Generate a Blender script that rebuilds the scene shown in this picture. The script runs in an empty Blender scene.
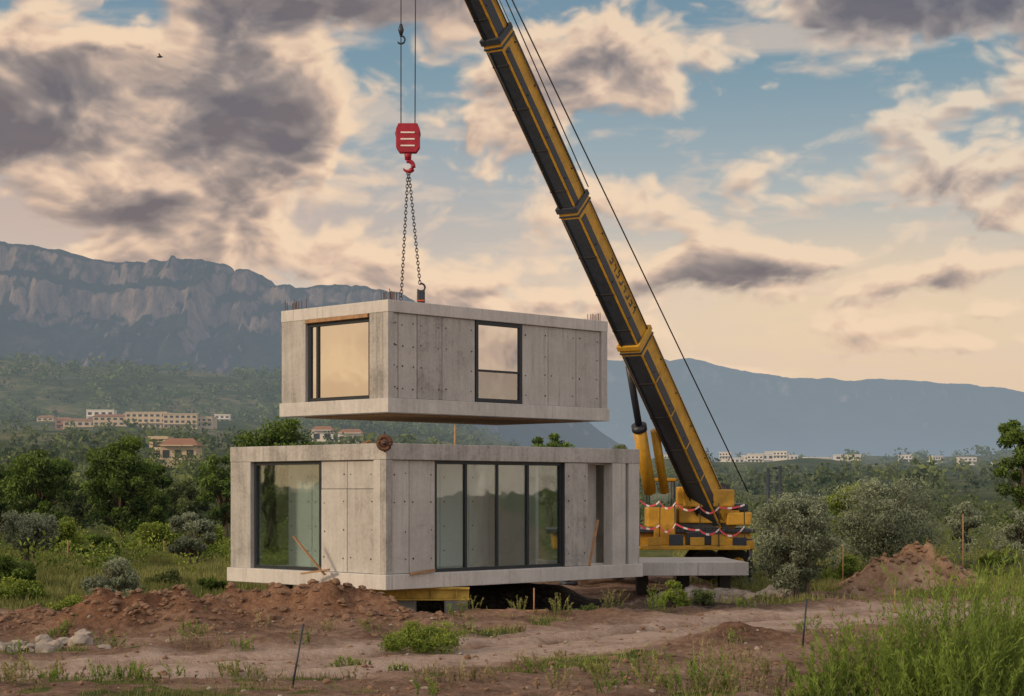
import bpy, math, random
import numpy as np
from mathutils import Vector, Matrix
random.seed(7); rng=np.random.default_rng(11)
sc=bpy.context.scene
F=1800.0; CH=2.7
def bx_at(px,D): return (px-512)/F*D
def z_at(py,D): return CH+(490-py)/F*D

# ------------------------------------------------------------------ node helpers
class NT:
    def __init__(s,tree): s.t=tree; s.n=tree.nodes; s.l=tree.links
    def new(s,typ,**kw):
        n=s.n.new(typ)
        for k,v in kw.items(): setattr(n,k,v)
        return n
    def put(s,sock,v):
        if isinstance(v,bpy.types.NodeSocket): s.l.new(v,sock)
        else:
            if hasattr(sock.default_value,'__len__') and not hasattr(v,'__len__'): v=[v]*len(sock.default_value)
            if hasattr(v,'__len__') and len(sock.default_value)==4 and len(v)==3: v=(*v,1)
            sock.default_value=v
    def m(s,op,a,b=0.0,c=0.0,clamp=False):
        n=s.new('ShaderNodeMath',operation=op,use_clamp=clamp)
        s.put(n.inputs[0],a); s.put(n.inputs[1],b); s.put(n.inputs[2],c); return n.outputs[0]
    def vm(s,op,a,b=(0,0,0)):
        n=s.new('ShaderNodeVectorMath',operation=op); s.put(n.inputs[0],a); s.put(n.inputs[1],b); return n.outputs[0]
    def mix(s,f,a,b,blend='MIX'):
        n=s.new('ShaderNodeMix',data_type='RGBA',blend_type=blend); s.put(n.inputs[0],f); s.put(n.inputs[6],a); s.put(n.inputs[7],b); return n.outputs[2]
    def noise(s,vec,scale,detail=6,rough=.55,dist=0.0,out=0):
        n=s.new('ShaderNodeTexNoise'); 
        if vec is not None: s.l.new(vec,n.inputs['Vector'])
        n.inputs['Scale'].default_value=scale; n.inputs['Detail'].default_value=detail
        n.inputs['Roughness'].default_value=rough; n.inputs['Distortion'].default_value=dist
        return n.outputs[out]
    def ss(s,v,a,b):
        n=s.new('ShaderNodeMapRange',interpolation_type='SMOOTHSTEP'); s.put(n.inputs[0],v)
        n.inputs[1].default_value=a; n.inputs[2].default_value=b; return n.outputs[0]
    def ramp(s,v,stops):
        n=s.new('ShaderNodeValToRGB'); s.put(n.inputs[0],v); e=n.color_ramp.elements
        while len(e)<len(stops): e.new(0.5)
        for i,(p,c) in enumerate(stops): e[i].position=p; e[i].color=(*c,1) if len(c)==3 else c
        return n.outputs[0]
def newmat(name):
    m=bpy.data.materials.new(name); m.use_nodes=True; t=NT(m.node_tree)
    for n in list(t.n): t.n.remove(n)
    out=t.new('ShaderNodeOutputMaterial'); b=t.new('ShaderNodeBsdfPrincipled'); t.l.new(b.outputs[0],out.inputs[0])
    return m,t,b,out
def simple(name,col,rough=.6,metal=0,var=.25,scale=6,bump=.15,spec=.4):
    m,t,b,o=newmat(name); co=t.new('ShaderNodeTexCoord').outputs['Object']
    n=t.noise(co,scale,5,.6); n2=t.noise(co,scale*9,3,.6)
    f=t.m('ADD',t.m('MULTIPLY',n,.7),t.m('MULTIPLY',n2,.3))
    c=t.ramp(f,[(.3,tuple(x*(1-var) for x in col)),(.7,tuple(min(1,x*(1+var)) for x in col))])
    t.put(b.inputs['Base Color'],c); b.inputs['Metallic'].default_value=metal
    t.put(b.inputs['Roughness'],t.m('ADD',t.m('MULTIPLY',n,.25),rough-.12)); b.inputs['Specular IOR Level'].default_value=spec
    if bump:
        bp=t.new('ShaderNodeBump'); bp.inputs['Strength'].default_value=bump; bp.inputs['Distance'].default_value=.02
        t.put(bp.inputs['Height'],f); t.l.new(bp.outputs[0],b.inputs['Normal'])
    return m
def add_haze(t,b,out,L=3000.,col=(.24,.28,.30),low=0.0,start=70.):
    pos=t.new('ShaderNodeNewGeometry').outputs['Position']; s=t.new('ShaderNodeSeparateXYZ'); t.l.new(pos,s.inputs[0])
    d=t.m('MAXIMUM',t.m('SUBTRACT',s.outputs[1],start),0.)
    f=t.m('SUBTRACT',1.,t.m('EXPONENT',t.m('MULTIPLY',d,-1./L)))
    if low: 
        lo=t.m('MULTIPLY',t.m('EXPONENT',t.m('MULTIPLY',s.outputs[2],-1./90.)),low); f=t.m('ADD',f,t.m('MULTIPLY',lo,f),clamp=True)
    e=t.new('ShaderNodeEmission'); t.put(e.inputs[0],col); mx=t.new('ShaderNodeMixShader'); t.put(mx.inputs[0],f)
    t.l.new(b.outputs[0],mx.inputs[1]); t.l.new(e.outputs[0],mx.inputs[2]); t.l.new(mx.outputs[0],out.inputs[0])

# ------------------------------------------------------------------ mesh helpers
def link(o,parent=None):
    sc.collection.objects.link(o)
    if parent is not None: o.parent=parent
    return o
def empty(name,loc=(0,0,0),rz=0):
    o=bpy.data.objects.new(name,None); o.location=loc; o.rotation_euler=(0,0,rz); return link(o)
def mesh(name,vs,fs,mat,parent=None,smooth=False,bevel=0):
    me=bpy.data.meshes.new(name); me.from_pydata([tuple(v) for v in vs],[],fs); me.update()
    if mat: me.materials.append(mat)
    if smooth: me.polygons.foreach_set('use_smooth',[True]*len(me.polygons))
    o=bpy.data.objects.new(name,me); link(o,parent)
    if bevel:
        b=o.modifiers.new('b','BEVEL'); b.width=bevel; b.segments=2; b.limit_method='ANGLE'
    return o
BF=[(0,3,2,1),(4,5,6,7),(0,1,5,4),(1,2,6,5),(2,3,7,6),(3,0,4,7)]
def boxdata(lo,hi,M=None):
    a,b=lo,hi
    vs=[Vector(p) for p in [(a[0],a[1],a[2]),(b[0],a[1],a[2]),(b[0],b[1],a[2]),(a[0],b[1],a[2]),(a[0],a[1],b[2]),(b[0],a[1],b[2]),(b[0],b[1],b[2]),(a[0],b[1],b[2])]]
    if M: vs=[M@v for v in vs]
    return vs,BF
def box(name,lo,hi,mat,parent=None,M=None,bevel=.008):
    vs,fs=boxdata(lo,hi,M); return mesh(name,vs,fs,mat,parent,bevel=bevel)
def frame_of(d):
    d=Vector(d).normalized(); a=Vector((0,0,1)) if abs(d.z)<.95 else Vector((1,0,0))
    s=d.cross(a).normalized(); return s,s.cross(d).normalized(),d
def tubedata(pts,rad,seg=8):
    vs=[];fs=[]
    pts=[Vector(p) for p in pts]
    for i,p in enumerate(pts):
        d=(pts[min(i+1,len(pts)-1)]-pts[max(i-1,0)]); s,u,_=frame_of(d)
        for k in range(seg):
            a=2*math.pi*k/seg; vs.append(p+(s*math.cos(a)+u*math.sin(a))*rad[i])
    for i in range(len(pts)-1):
        for k in range(seg):
            k2=(k+1)%seg; fs.append((i*seg+k,i*seg+k2,(i+1)*seg+k2,(i+1)*seg+k))
    fs.append(tuple(range(seg))[::-1]); fs.append(tuple((len(pts)-1)*seg+k for k in range(seg)))
    return vs,fs
def tube(name,pts,rad,mat,parent=None,seg=8,smooth=True):
    if not hasattr(rad,'__len__'): rad=[rad]*len(pts)
    v,f=tubedata(pts,rad,seg); return mesh(name,v,f,mat,parent,smooth)
def multi(name,parts,mat,parent=None,smooth=False):
    vs=[];fs=[]
    for v,f in parts:
        o=len(vs); vs+=list(v); fs+=[tuple(i+o for i in q) for q in f]
    return mesh(name,vs,fs,mat,parent,smooth)
def quads(name,V,mat,parent=None,tint=None):
    N=len(V)//4; me=bpy.data.meshes.new(name)
    me.vertices.add(4*N); me.vertices.foreach_set('co',V.astype(np.float32).ravel())
    me.loops.add(4*N); me.loops.foreach_set('vertex_index',np.arange(4*N,dtype=np.int32))
    me.polygons.add(N); me.polygons.foreach_set('loop_start',np.arange(0,4*N,4,dtype=np.int32))
    me.update(calc_edges=True); me.materials.append(mat)
    if tint is None: tint=rng.random(N)
    at=me.attributes.new('tint','FLOAT','FACE'); at.data.foreach_set('value',tint.astype(np.float32))
    o=bpy.data.objects.new(name,me); return link(o,parent)
def unit(n):
    v=rng.normal(size=(n,3)); return v/np.linalg.norm(v,axis=1)[:,None]
def leafV(P,l,w,up=0.0):
    n=len(P); a=unit(n); a[:,2]+=up; a/=np.linalg.norm(a,axis=1)[:,None]
    b=np.cross(a,unit(n)); b/=np.linalg.norm(b,axis=1)[:,None]
    l=np.asarray(l).reshape(-1,1)*rng.uniform(.6,1.3,(n,1)); w=np.asarray(w).reshape(-1,1)*rng.uniform(.7,1.2,(n,1))
    V=np.stack([P-a*l,P+b*w,P+a*l,P-b*w],axis=1); return V.reshape(-1,3)

# ------------------------------------------------------------------ noise / terrain
def h2(i,j,s): 
    v=np.sin(i*127.1+j*311.7+s*74.7)*43758.5453; return v-np.floor(v)
def vn(x,y,s=0):
    i=np.floor(x);j=np.floor(y);fx=x-i;fy=y-j; fx=fx*fx*(3-2*fx);fy=fy*fy*(3-2*fy)
    return (h2(i,j,s)*(1-fx)+h2(i+1,j,s)*fx)*(1-fy)+(h2(i,j+1,s)*(1-fx)+h2(i+1,j+1,s)*fx)*fy
def fbm(x,y,o=4,s=0,g=.5):
    r=0;a=1;t=0
    for k in range(o): r=r+a*(vn(x,y,s+k)-.5); t+=a; a*=g; x=x*2.03+3.1; y=y*2.03+1.7
    return r/t*2
def sst(v,a,b):
    t=np.clip((v-a)/(b-a),0,1); return t*t*(3-2*t)
ROAD=[(-30,22.6),(-16,24.6),(-7.6,27.0),(-2,29.6),(2,33),(5,37),(9.5,40.5),(16,43.5),(30,46)]
def road_d(x,y):
    best=np.full(np.shape(x),1e9)
    for (x0,y0),(x1,y1) in zip(ROAD[:-1],ROAD[1:]):
        dx,dy=x1-x0,y1-y0; t=np.clip(((x-x0)*dx+(y-y0)*dy)/(dx*dx+dy*dy),0,1)
        best=np.minimum(best,np.hypot(x-x0-t*dx,y-y0-t*dy))
    return best
MOUNDS=[(-7.9,34.8,1.3,.8,.70),(-6.5,35.3,.9,.7,.38),(-4.6,35.7,1.6,.75,.60),(-2.9,35.6,1.4,.7,.44),(-9.8,36,.9,.8,.36),(10.1,46.5,1.3,1.2,.98),(11.4,47.2,1.1,1.0,.5),(-1.0,31.9,.9,.4,.12),(3.9,31.2,1.3,.6,.26),(13.5,41,1.5,1,.4),(1.2,38.6,1.3,.4,.16),(-.6,38.2,1.0,.4,.18),(3.6,42.2,1.2,.5,.22)]
def moundf(x,y):
    r=0
    wx=x+.35*fbm(x*1.1,y*1.1,3,31); wy=y+.35*fbm(x*1.1,y*1.1,3,37)
    for cx,cy,sx,sy,h in MOUNDS:
        r=r+h*np.exp(-(((wx-cx)/sx)**2+((wy-cy)/sy)**2)**.85)
    return r
TH=math.radians(45.5); CS,SN=math.cos(TH),math.sin(TH)
def H(x,y):
    x=np.asarray(x,float);y=np.asarray(y,float)
    rd=road_d(x,y)+.2*fbm(x*.8,y*.8,2,63); rm=1-sst(rd,1.5,2.5)
    z=fbm(x*.22,y*.22,3,1)*.16*(1-.5*rm)+fbm(x*1.3,y*1.3,4,5)*.11*(1-.6*rm)+fbm(x*5,y*5,3,9,.6)*.045*(1-.5*rm)
    near=sst(y,90,60); z=z*near
    md=moundf(x,y); z=z+md*(1+.45*fbm(x*2.5,y*2.5,3,77))
    ruts=np.exp(-((rd-.85)/.22)**2)*.11-np.exp(-((rd-1.3)/.18)**2)*.06; z=z-ruts*near-.05*rm*near
    z=z-.14*np.exp(-((x+.5)/5)**2-((y-43)/4)**2)
    uu=(x+2.73)*CS+(y-39)*SN; vv=-(x+2.73)*SN+(y-39)*CS
    z=z+.42*sst(uu,1.6,3.)*sst(uu,9.2,8.3)*sst(vv,1.5,2.8)*sst(vv,6.4,5.4)
    k=x/np.maximum(y,1.); s=.028*(1-sst(k,-.10,.06))+.014
    far=np.maximum(0,y-130); cap=1-np.exp(-far/4000.); 
    z=z+s*4000*cap*.98*(y>130)+fbm(x/140.,y/140.,4,21)*np.minimum(far*.016,11)
    z=z+58*np.exp(-((x+390)/230)**2-((y-1450)/240)**2)+26*np.exp(-((x+120)/160)**2-((y-1500)/200)**2)
    z=z+16*np.exp(-((x-420)/280)**2-((y-1600)/200)**2)+fbm(x/40.,y/40.,3,23)*np.minimum(far*.005,4)
    return z
xs=np.concatenate([-np.geomspace(4200,21,110),np.arange(-20.5,20.5,.13),np.geomspace(21,4200,110)])
ys=np.concatenate([[-400,-150,-60,-20,0,8,14,18],np.arange(20,60,.13),np.geomspace(60.2,6500,260)])
GX,GY=np.meshgrid(xs,ys); GZ=H(GX,GY)
nx,ny=len(xs),len(ys)
me=bpy.data.meshes.new('ground'); V=np.stack([GX,GY,GZ],-1).reshape(-1,3)
me.vertices.add(len(V)); me.vertices.foreach_set('co',V.astype(np.float32).ravel())
idx=np.arange(nx*ny).reshape(ny,nx); Q=np.stack([idx[:-1,:-1],idx[:-1,1:],idx[1:,1:],idx[1:,:-1]],-1).reshape(-1,4)
me.loops.add(Q.size); me.loops.foreach_set('vertex_index',Q.ravel().astype(np.int32))
me.polygons.add(len(Q)); me.polygons.foreach_set('loop_start',np.arange(0,Q.size,4,dtype=np.int32))
me.update(calc_edges=True); me.polygons.foreach_set('use_smooth',np.ones(len(Q),bool))
def grassf(x,y):
    k=x/np.maximum(y,1.); n=fbm(x*.35,y*.35,4,51)*.5+fbm(x*1.6,y*1.6,3,53)*.35
    left=sst(k,-.10,-.17)*sst(y,37.5,43); right=sst(k,.10,.15)*sst(y,43,48); far=sst(y,58,72)
    base=.15+.1*sst(y,36,30)
    rd=road_d(x,y)
    edge=np.exp(-((rd-2.9)/.5)**2)*.24
    w=np.maximum(np.maximum(left,right),far)*.75+base+edge
    g=sst(w+n,.42,.62); md=moundf(x,y); g=g*(1-sst(md,.12,.3)); g=g*sst(rd,1.3,2.3)
    g=g*(1-np.exp(-(((x+1)/5.5)**4+((y-43.5)/5)**4)))
    return g
zone=np.zeros((len(V),4),np.float32)
X,Y=V[:,0],V[:,1]
rdv=road_d(X,Y)+.2*fbm(X*.8,Y*.8,2,63)
zone[:,0]=grassf(X,Y); zone[:,1]=(1-sst(rdv+.5*fbm(X*1.5,Y*1.5,3,61),1.5,2.6))*(Y<70)*(1-.95*np.exp(-((rdv-.85)/.19)**2))
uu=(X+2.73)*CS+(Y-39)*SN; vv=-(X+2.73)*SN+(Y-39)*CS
foot_shade=sst(uu,-.1,.4)*sst(uu,9.4,8.9)*sst(vv,-.1,.4)*sst(vv,6.9,6.4)
zone[:,2]=np.maximum(np.exp(-(((X-3.6)/3.3)**4+((Y-42.4)/2.2)**4))*.9,foot_shade); zone[:,3]=np.clip(moundf(X,Y)*2.5,0,1)  # dark gravel patch, plus shade under the house painted over its footprint
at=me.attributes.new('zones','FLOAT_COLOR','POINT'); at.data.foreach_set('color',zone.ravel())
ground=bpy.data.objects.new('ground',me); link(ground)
m,t,b,o=newmat('earth_and_grass')
pos=t.new('ShaderNodeNewGeometry').outputs['Position']; A=t.new('ShaderNodeAttribute',attribute_name='zones')
sp=t.new('ShaderNodeSeparateColor'); t.l.new(A.outputs['Color'],sp.inputs[0])
sy=t.new('ShaderNodeSeparateXYZ'); t.l.new(pos,sy.inputs[0])
n1=t.noise(pos,.7,6,.62); n2=t.noise(pos,7,7,.65); n3=t.noise(pos,38,4,.6)
f=t.m('ADD',t.m('MULTIPLY',n1,.45),t.m('ADD',t.m('MULTIPLY',n2,.35),t.m('MULTIPLY',n3,.2)))
dirt=t.ramp(f,[(.38,(.085,.052,.038)),(.46,(.18,.115,.082)),(.54,(.27,.185,.138)),(.64,(.41,.31,.25))])
mnd=t.ramp(f,[(.38,(.06,.03,.02)),(.49,(.18,.095,.058)),(.58,(.28,.165,.105)),(.68,(.38,.26,.18))])
mnd=t.mix(t.ss(sy.outputs[0],5,8),mnd,t.ramp(f,[(.38,(.19,.11,.065)),(.5,(.38,.25,.16)),(.64,(.54,.40,.28))]))
road=t.ramp(f,[(.38,(.25,.185,.15)),(.5,(.42,.325,.27)),(.64,(.57,.47,.41))])
c=t.mix(A.outputs['Alpha'],dirt,mnd); c=t.mix(sp.outputs[1],c,road)
grav_shade=t.ramp(n2,[(.38,(.018,.017,.017)),(.52,(.045,.042,.04)),(.66,(.12,.11,.105))]); c=t.mix(t.m('MULTIPLY',sp.outputs[2],.94),c,grav_shade)  # gravel colour, also serving as painted shade below the house
gr=t.ramp(t.m('ADD',t.m('MULTIPLY',n2,.5),t.m('MULTIPLY',n1,.5)),[(.38,(.04,.06,.015)),(.5,(.09,.115,.03)),(.62,(.19,.18,.07))])
gm=t.ss(t.m('ADD',sp.outputs[0],t.m('MULTIPLY',t.m('SUBTRACT',n3,.5),.9)),.3,.7); c=t.mix(gm,c,gr)
fr=t.noise(pos,.012,6,.65); fr2=t.noise(pos,.09,4,.7); ff=t.m('ADD',t.m('MULTIPLY',fr,.6),t.m('MULTIPLY',fr2,.4))
far=t.ramp(ff,[(.40,(.02,.038,.015)),(.48,(.045,.068,.024)),(.54,(.095,.11,.045)),(.62,(.20,.16,.10))])
c=t.mix(t.ss(sy.outputs[1],110,260),c,far)
t.put(b.inputs['Base Color'],c); b.inputs['Roughness'].default_value=.95; b.inputs['Specular IOR Level'].default_value=.15
bp=t.new('ShaderNodeBump'); bp.inputs['Strength'].default_value=1.0; bp.inputs['Distance'].default_value=.08
t.put(bp.inputs['Height'],t.m('ADD',n2,t.m('MULTIPLY',n3,.5))); t.l.new(bp.outputs[0],b.inputs['Normal'])
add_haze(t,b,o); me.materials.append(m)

# ------------------------------------------------------------------ mountains
def mountain(name,ridge,D,front,prof,px0,px1,nc,nr,seed,rocky,gul=.06):
    pxs=np.linspace(px0,px1,nc); rp=np.array(ridge,float)
    py=np.interp(pxs,rp[:,0],rp[:,1]); py=py+fbm(pxs/14.,pxs*0,4,seed)*2.4
    Xc=(pxs-512)/F*D; Zr=(490-py)/F*D
    T=np.concatenate([np.linspace(0,.55,nr//4),np.linspace(.56,.97,int(nr*.65)),np.linspace(.98,1.0,3),np.linspace(1.02,1.5,12)])
    TT,XX=np.meshgrid(T,Xc,indexing='ij'); ZZ=np.broadcast_to(Zr,TT.shape)
    YY=D-front+TT*front
    g=fbm(XX/(D*.03),YY/(D*.08),4,seed+3,.6)
    g2=fbm(XX/(D*.007),YY/(D*.025),4,seed+8,.6)
    wt=np.sin(np.clip(TT,0,1)*math.pi)**.5
    Tm=np.where(TT<=1,np.clip(TT+(g*gul+g2*gul*.4)*wt,0,1),1)
    pp=np.array(prof); P=np.interp(Tm,pp[:,0],pp[:,1])
    Z=ZZ*P*np.where(TT>1,1-(TT-1)*.5,1)+g2*ZZ*.02*wt*(TT<=1)+g*ZZ*.10*np.sin(np.clip(TT/.8,0,1)*math.pi)**2
    Vv=np.stack([XX,YY,Z],-1).reshape(-1,3); r,cn=TT.shape; me=bpy.data.meshes.new(name)
    me.vertices.add(len(Vv)); me.vertices.foreach_set('co',Vv.astype(np.float32).ravel())
    ix=np.arange(r*cn).reshape(r,cn); Q=np.stack([ix[:-1,:-1],ix[:-1,1:],ix[1:,1:],ix[1:,:-1]],-1).reshape(-1,4)
    me.loops.add(Q.size); me.loops.foreach_set('vertex_index',Q.ravel().astype(np.int32)); me.polygons.add(len(Q))
    me.polygons.foreach_set('loop_start',np.arange(0,Q.size,4,dtype=np.int32)); me.update(calc_edges=True)
    me.polygons.foreach_set('use_smooth',np.ones(len(Q),bool)); me.materials.append(rocky)
    return link(bpy.data.objects.new(name,me))
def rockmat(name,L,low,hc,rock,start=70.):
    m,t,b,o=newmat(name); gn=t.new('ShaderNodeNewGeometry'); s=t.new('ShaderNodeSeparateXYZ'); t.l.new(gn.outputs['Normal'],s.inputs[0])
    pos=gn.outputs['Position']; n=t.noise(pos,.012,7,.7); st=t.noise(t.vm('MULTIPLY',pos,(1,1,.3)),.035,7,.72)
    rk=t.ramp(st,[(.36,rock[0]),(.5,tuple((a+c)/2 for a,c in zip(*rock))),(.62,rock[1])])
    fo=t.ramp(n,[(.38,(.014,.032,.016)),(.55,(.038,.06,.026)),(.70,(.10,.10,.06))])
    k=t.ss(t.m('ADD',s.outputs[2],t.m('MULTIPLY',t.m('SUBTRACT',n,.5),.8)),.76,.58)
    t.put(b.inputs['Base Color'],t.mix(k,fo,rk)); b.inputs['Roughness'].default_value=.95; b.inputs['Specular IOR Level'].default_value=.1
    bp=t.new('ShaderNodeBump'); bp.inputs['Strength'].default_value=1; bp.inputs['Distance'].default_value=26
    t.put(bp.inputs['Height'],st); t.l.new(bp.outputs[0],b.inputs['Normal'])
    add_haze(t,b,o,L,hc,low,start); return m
prof=[(0,0),(.35,.26),(.62,.52),(.74,.64),(.775,.70),(.80,.82),(.845,.86),(.875,.965),(1,1)]
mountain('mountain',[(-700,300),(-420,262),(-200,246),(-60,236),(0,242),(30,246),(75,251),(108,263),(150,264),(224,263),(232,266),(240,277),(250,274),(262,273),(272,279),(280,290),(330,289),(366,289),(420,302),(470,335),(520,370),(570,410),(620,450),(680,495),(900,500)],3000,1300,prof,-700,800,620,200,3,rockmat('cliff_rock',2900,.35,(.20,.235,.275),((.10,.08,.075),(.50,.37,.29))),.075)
prof2=[(0,0),(.4,.3),(.62,.52),(.74,.66),(.80,.74),(.84,.90),(.90,.95),(1,1)]
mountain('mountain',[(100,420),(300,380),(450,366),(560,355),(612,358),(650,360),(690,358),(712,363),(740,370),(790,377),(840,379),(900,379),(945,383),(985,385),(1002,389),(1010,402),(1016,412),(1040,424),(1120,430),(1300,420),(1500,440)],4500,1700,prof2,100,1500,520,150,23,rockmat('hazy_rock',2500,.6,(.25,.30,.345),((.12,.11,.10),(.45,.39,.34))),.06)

# ------------------------------------------------------------------ foliage
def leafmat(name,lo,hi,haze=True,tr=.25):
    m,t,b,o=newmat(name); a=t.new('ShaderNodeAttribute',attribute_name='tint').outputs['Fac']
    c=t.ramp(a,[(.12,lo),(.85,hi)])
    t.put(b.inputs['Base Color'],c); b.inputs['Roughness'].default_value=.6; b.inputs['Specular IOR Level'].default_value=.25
    tl=t.new('ShaderNodeBsdfTranslucent'); t.put(tl.inputs[0],c); mx=t.new('ShaderNodeMixShader'); mx.inputs[0].default_value=tr
    t.l.new(b.outputs[0],mx.inputs[1]); t.l.new(tl.outputs[0],mx.inputs[2])
    if haze: add_haze(t,mx,o)
    else: t.l.new(mx.outputs[0],o.inputs[0])
    return m
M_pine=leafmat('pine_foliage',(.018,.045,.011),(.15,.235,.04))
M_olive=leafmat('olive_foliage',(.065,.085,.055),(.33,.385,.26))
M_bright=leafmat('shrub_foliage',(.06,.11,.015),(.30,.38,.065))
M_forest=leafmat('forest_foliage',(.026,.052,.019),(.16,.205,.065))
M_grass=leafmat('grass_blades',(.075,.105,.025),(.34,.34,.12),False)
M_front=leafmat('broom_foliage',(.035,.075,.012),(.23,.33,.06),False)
M_dry=leafmat('dry_weed',(.14,.11,.06),(.40,.34,.19),False)
M_bark=simple('bark',(.11,.085,.065),.9,var=.4,scale=9,bump=.6)
def tree(name,px,D,w,h,mat,kind='round',nclump=34,nleaf=9000,leaf=.12,trunk=.25,base=None,lean=0,x=None,limbs=True):
    x=bx_at(px,D) if x is None else x; z=float(H(x,D)) if base is None else base
    e=empty(name,(x,D,z)); th=h*trunk
    cl=[]
    for i in range(nclump):
        for _ in range(20):
            p=rng.uniform(-1,1,3)
            if np.dot(p,p)<1: break
        if kind=='round': q=np.array([p[0]*w*.41,p[1]*w*.41,th+(h-th)*(.5+.42*p[2])])
        elif kind=='cone':
            tt=(p[2]+1)/2; rr=(1-tt*.75)*w*.42; q=np.array([p[0]*rr,p[1]*rr,th*.6+(h-th*.6)*tt*.93])
        elif kind=='bush': q=np.array([p[0]*w*.42,p[1]*w*.42,h*(.12+.72*abs(p[2])**.8*(1-.5*(p[0]**2+p[1]**2)))])
        q[0]+=lean*(q[2]/h)
        cl.append((q,w*rng.uniform(.07,.16)))
    k=nleaf//nclump; P=[]; T=[]
    for q,r in cl:
        d=unit(k)*(rng.random((k,1))**.45)*r*np.array([1.15,1.15,.85]); P.append(q+d)
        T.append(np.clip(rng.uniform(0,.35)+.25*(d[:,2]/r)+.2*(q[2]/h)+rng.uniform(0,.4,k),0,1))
    P=np.concatenate(P); T=np.concatenate(T); P[:,2]=np.maximum(P[:,2],.03)
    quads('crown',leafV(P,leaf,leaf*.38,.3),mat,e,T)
    parts=[]
    nt=3 if mat is M_olive else 1
    for j in range(nt):
        a=j*2.1; ox=.05*w*math.cos(a)*(nt>1); oy=.05*w*math.sin(a)*(nt>1); r0=.022*h+.025
        top=Vector((lean*.6+ox*3,oy*3,th+(h-th)*.55))
        parts.append(tubedata([(ox,oy,-.1),(ox*1.4+.03*h,oy*1.4,th*.6),tuple(top*.7+Vector((0,0,.02))),tuple(top)],[r0,r0*.75,r0*.5,r0*.2],7))
    for q,r in cl[::2] if limbs else cl[::9]:
        s=Vector((lean*.2,0,max(th*.6 if limbs else th*.95,q[2]*.55))); parts.append(tubedata([s,(s+Vector(q))/2+Vector((0,0,.05*h if limbs else 0)),Vector(q)],[.010*h+.008,.006*h+.005,.004],5))
    multi('trunk',parts,M_bark,e,True)
    return e
# left
tree('pine_tree',42,88,3.7,4.9,M_pine,'round',60,12000,.12,.08)
tree('pine_tree',120,84,3.6,5.8,M_pine,'round',80,15000,.12,.05)
tree('pine_tree',148,88,2.6,4.4,M_pine,'round',36,7000,.12,.05)
tree('pine_tree',-2,92,3.0,4.5,M_pine,'round',40,8000,.12,.12)
tree('pine_tree',266,82,4.2,6.4,M_pine,'round',75,14000,.12,.12,lean=.7)
tree('pine_tree',224,92,3.2,5.0,M_pine,'round',40,7000,.12,.12)
tree('pine_tree',308,96,3.4,5.6,M_pine,'cone',40,7000,.12,.1)
tree('pine_tree',185,100,3.2,3.4,M_forest,'round',40,6000,.14,.1)
tree('pine_tree',82,104,3.0,3.4,M_forest,'round',40,6000,.14,.1)
tree('olive_tree',28,62,2.3,2.0,M_olive,'round',36,9000,.06,.12)
tree('olive_tree',192,62,1.9,2.1,M_olive,'round',30,8000,.06,.12)
tree('olive_tree',112,44,1.7,1.5,M_olive,'bush',30,7000,.045,.12)
tree('shrub',60,72,2.2,1.8,M_bright,'bush',24,5000,.08,.1)
tree('shrub',160,76,2.8,1.9,M_bright,'bush',24,5000,.08,.1)
tree('shrub',205,70,2.4,1.6,M_bright,'bush',24,5000,.08,.1)
tree('shrub',100,68,1.8,1.2,M_pine,'bush',24,5000,.07,.1)
tree('shrub',10,47,1.6,1.0,M_pine,'bush',24,6000,.06,.1)
tree('shrub',16,42,1.5,.7,M_bright,'bush',24,6000,.045,.1)
tree('shrub',72,40,1.1,.35,M_bright,'bush',20,4000,.04,.1)
tree('shrub',212,47,.9,.5,M_pine,'bush',16,3000,.045,.1)
tree('shrub',165,50,1.2,.6,M_forest,'bush',16,3000,.045,.1)
# right
tree('olive_tree',797,44,2.4,2.85,M_olive,'round',90,23000,.045,.02)
tree('olive_tree',888,58,3.9,3.2,M_olive,'round',90,20000,.055,.04)
tree('shrub',856,70,2.8,3.0,M_bright,'round',34,7000,.08,.1)
tree('olive_tree',962,74,2.0,2.3,M_olive,'round',30,7000,.07,.2)
tree('pine_tree',1026,80,3.0,6.8,M_pine,'round',60,12000,.11,.10)
tree('olive_tree',1020,66,1.6,2.0,M_olive,'round',30,6000,.07,.2)
tree('shrub',1000,60,1.8,.9,M_bright,'bush',20,4000,.06,.1)
tree('shrub',848,50,1.8,.8,M_bright,'bush',20,5000,.05,.1)
tree('shrub',735,56,1.5,.8,M_forest,'bush',18,4000,.06,.1)
tree('shrub',672,41.3,.9,.75,M_bright,'bush',16,3500,.035,.1)
tree('shrub',425,30.6,1.5,.6,M_bright,'bush',40,9000,.026,.05)
tree('shrub',700,42,.9,.4,M_forest,'bush',12,2500,.035,.1)
tree('shrub',585,40.2,.8,.3,M_forest,'bush',12,2200,.035,.1)
tree('pine_tree',548,110,3.9,6.6,M_pine,'round',34,7000,.16,.2)
tree('pine_tree',612,115,3.0,6.6,M_forest,'round',24,5000,.16,.2)
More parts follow.
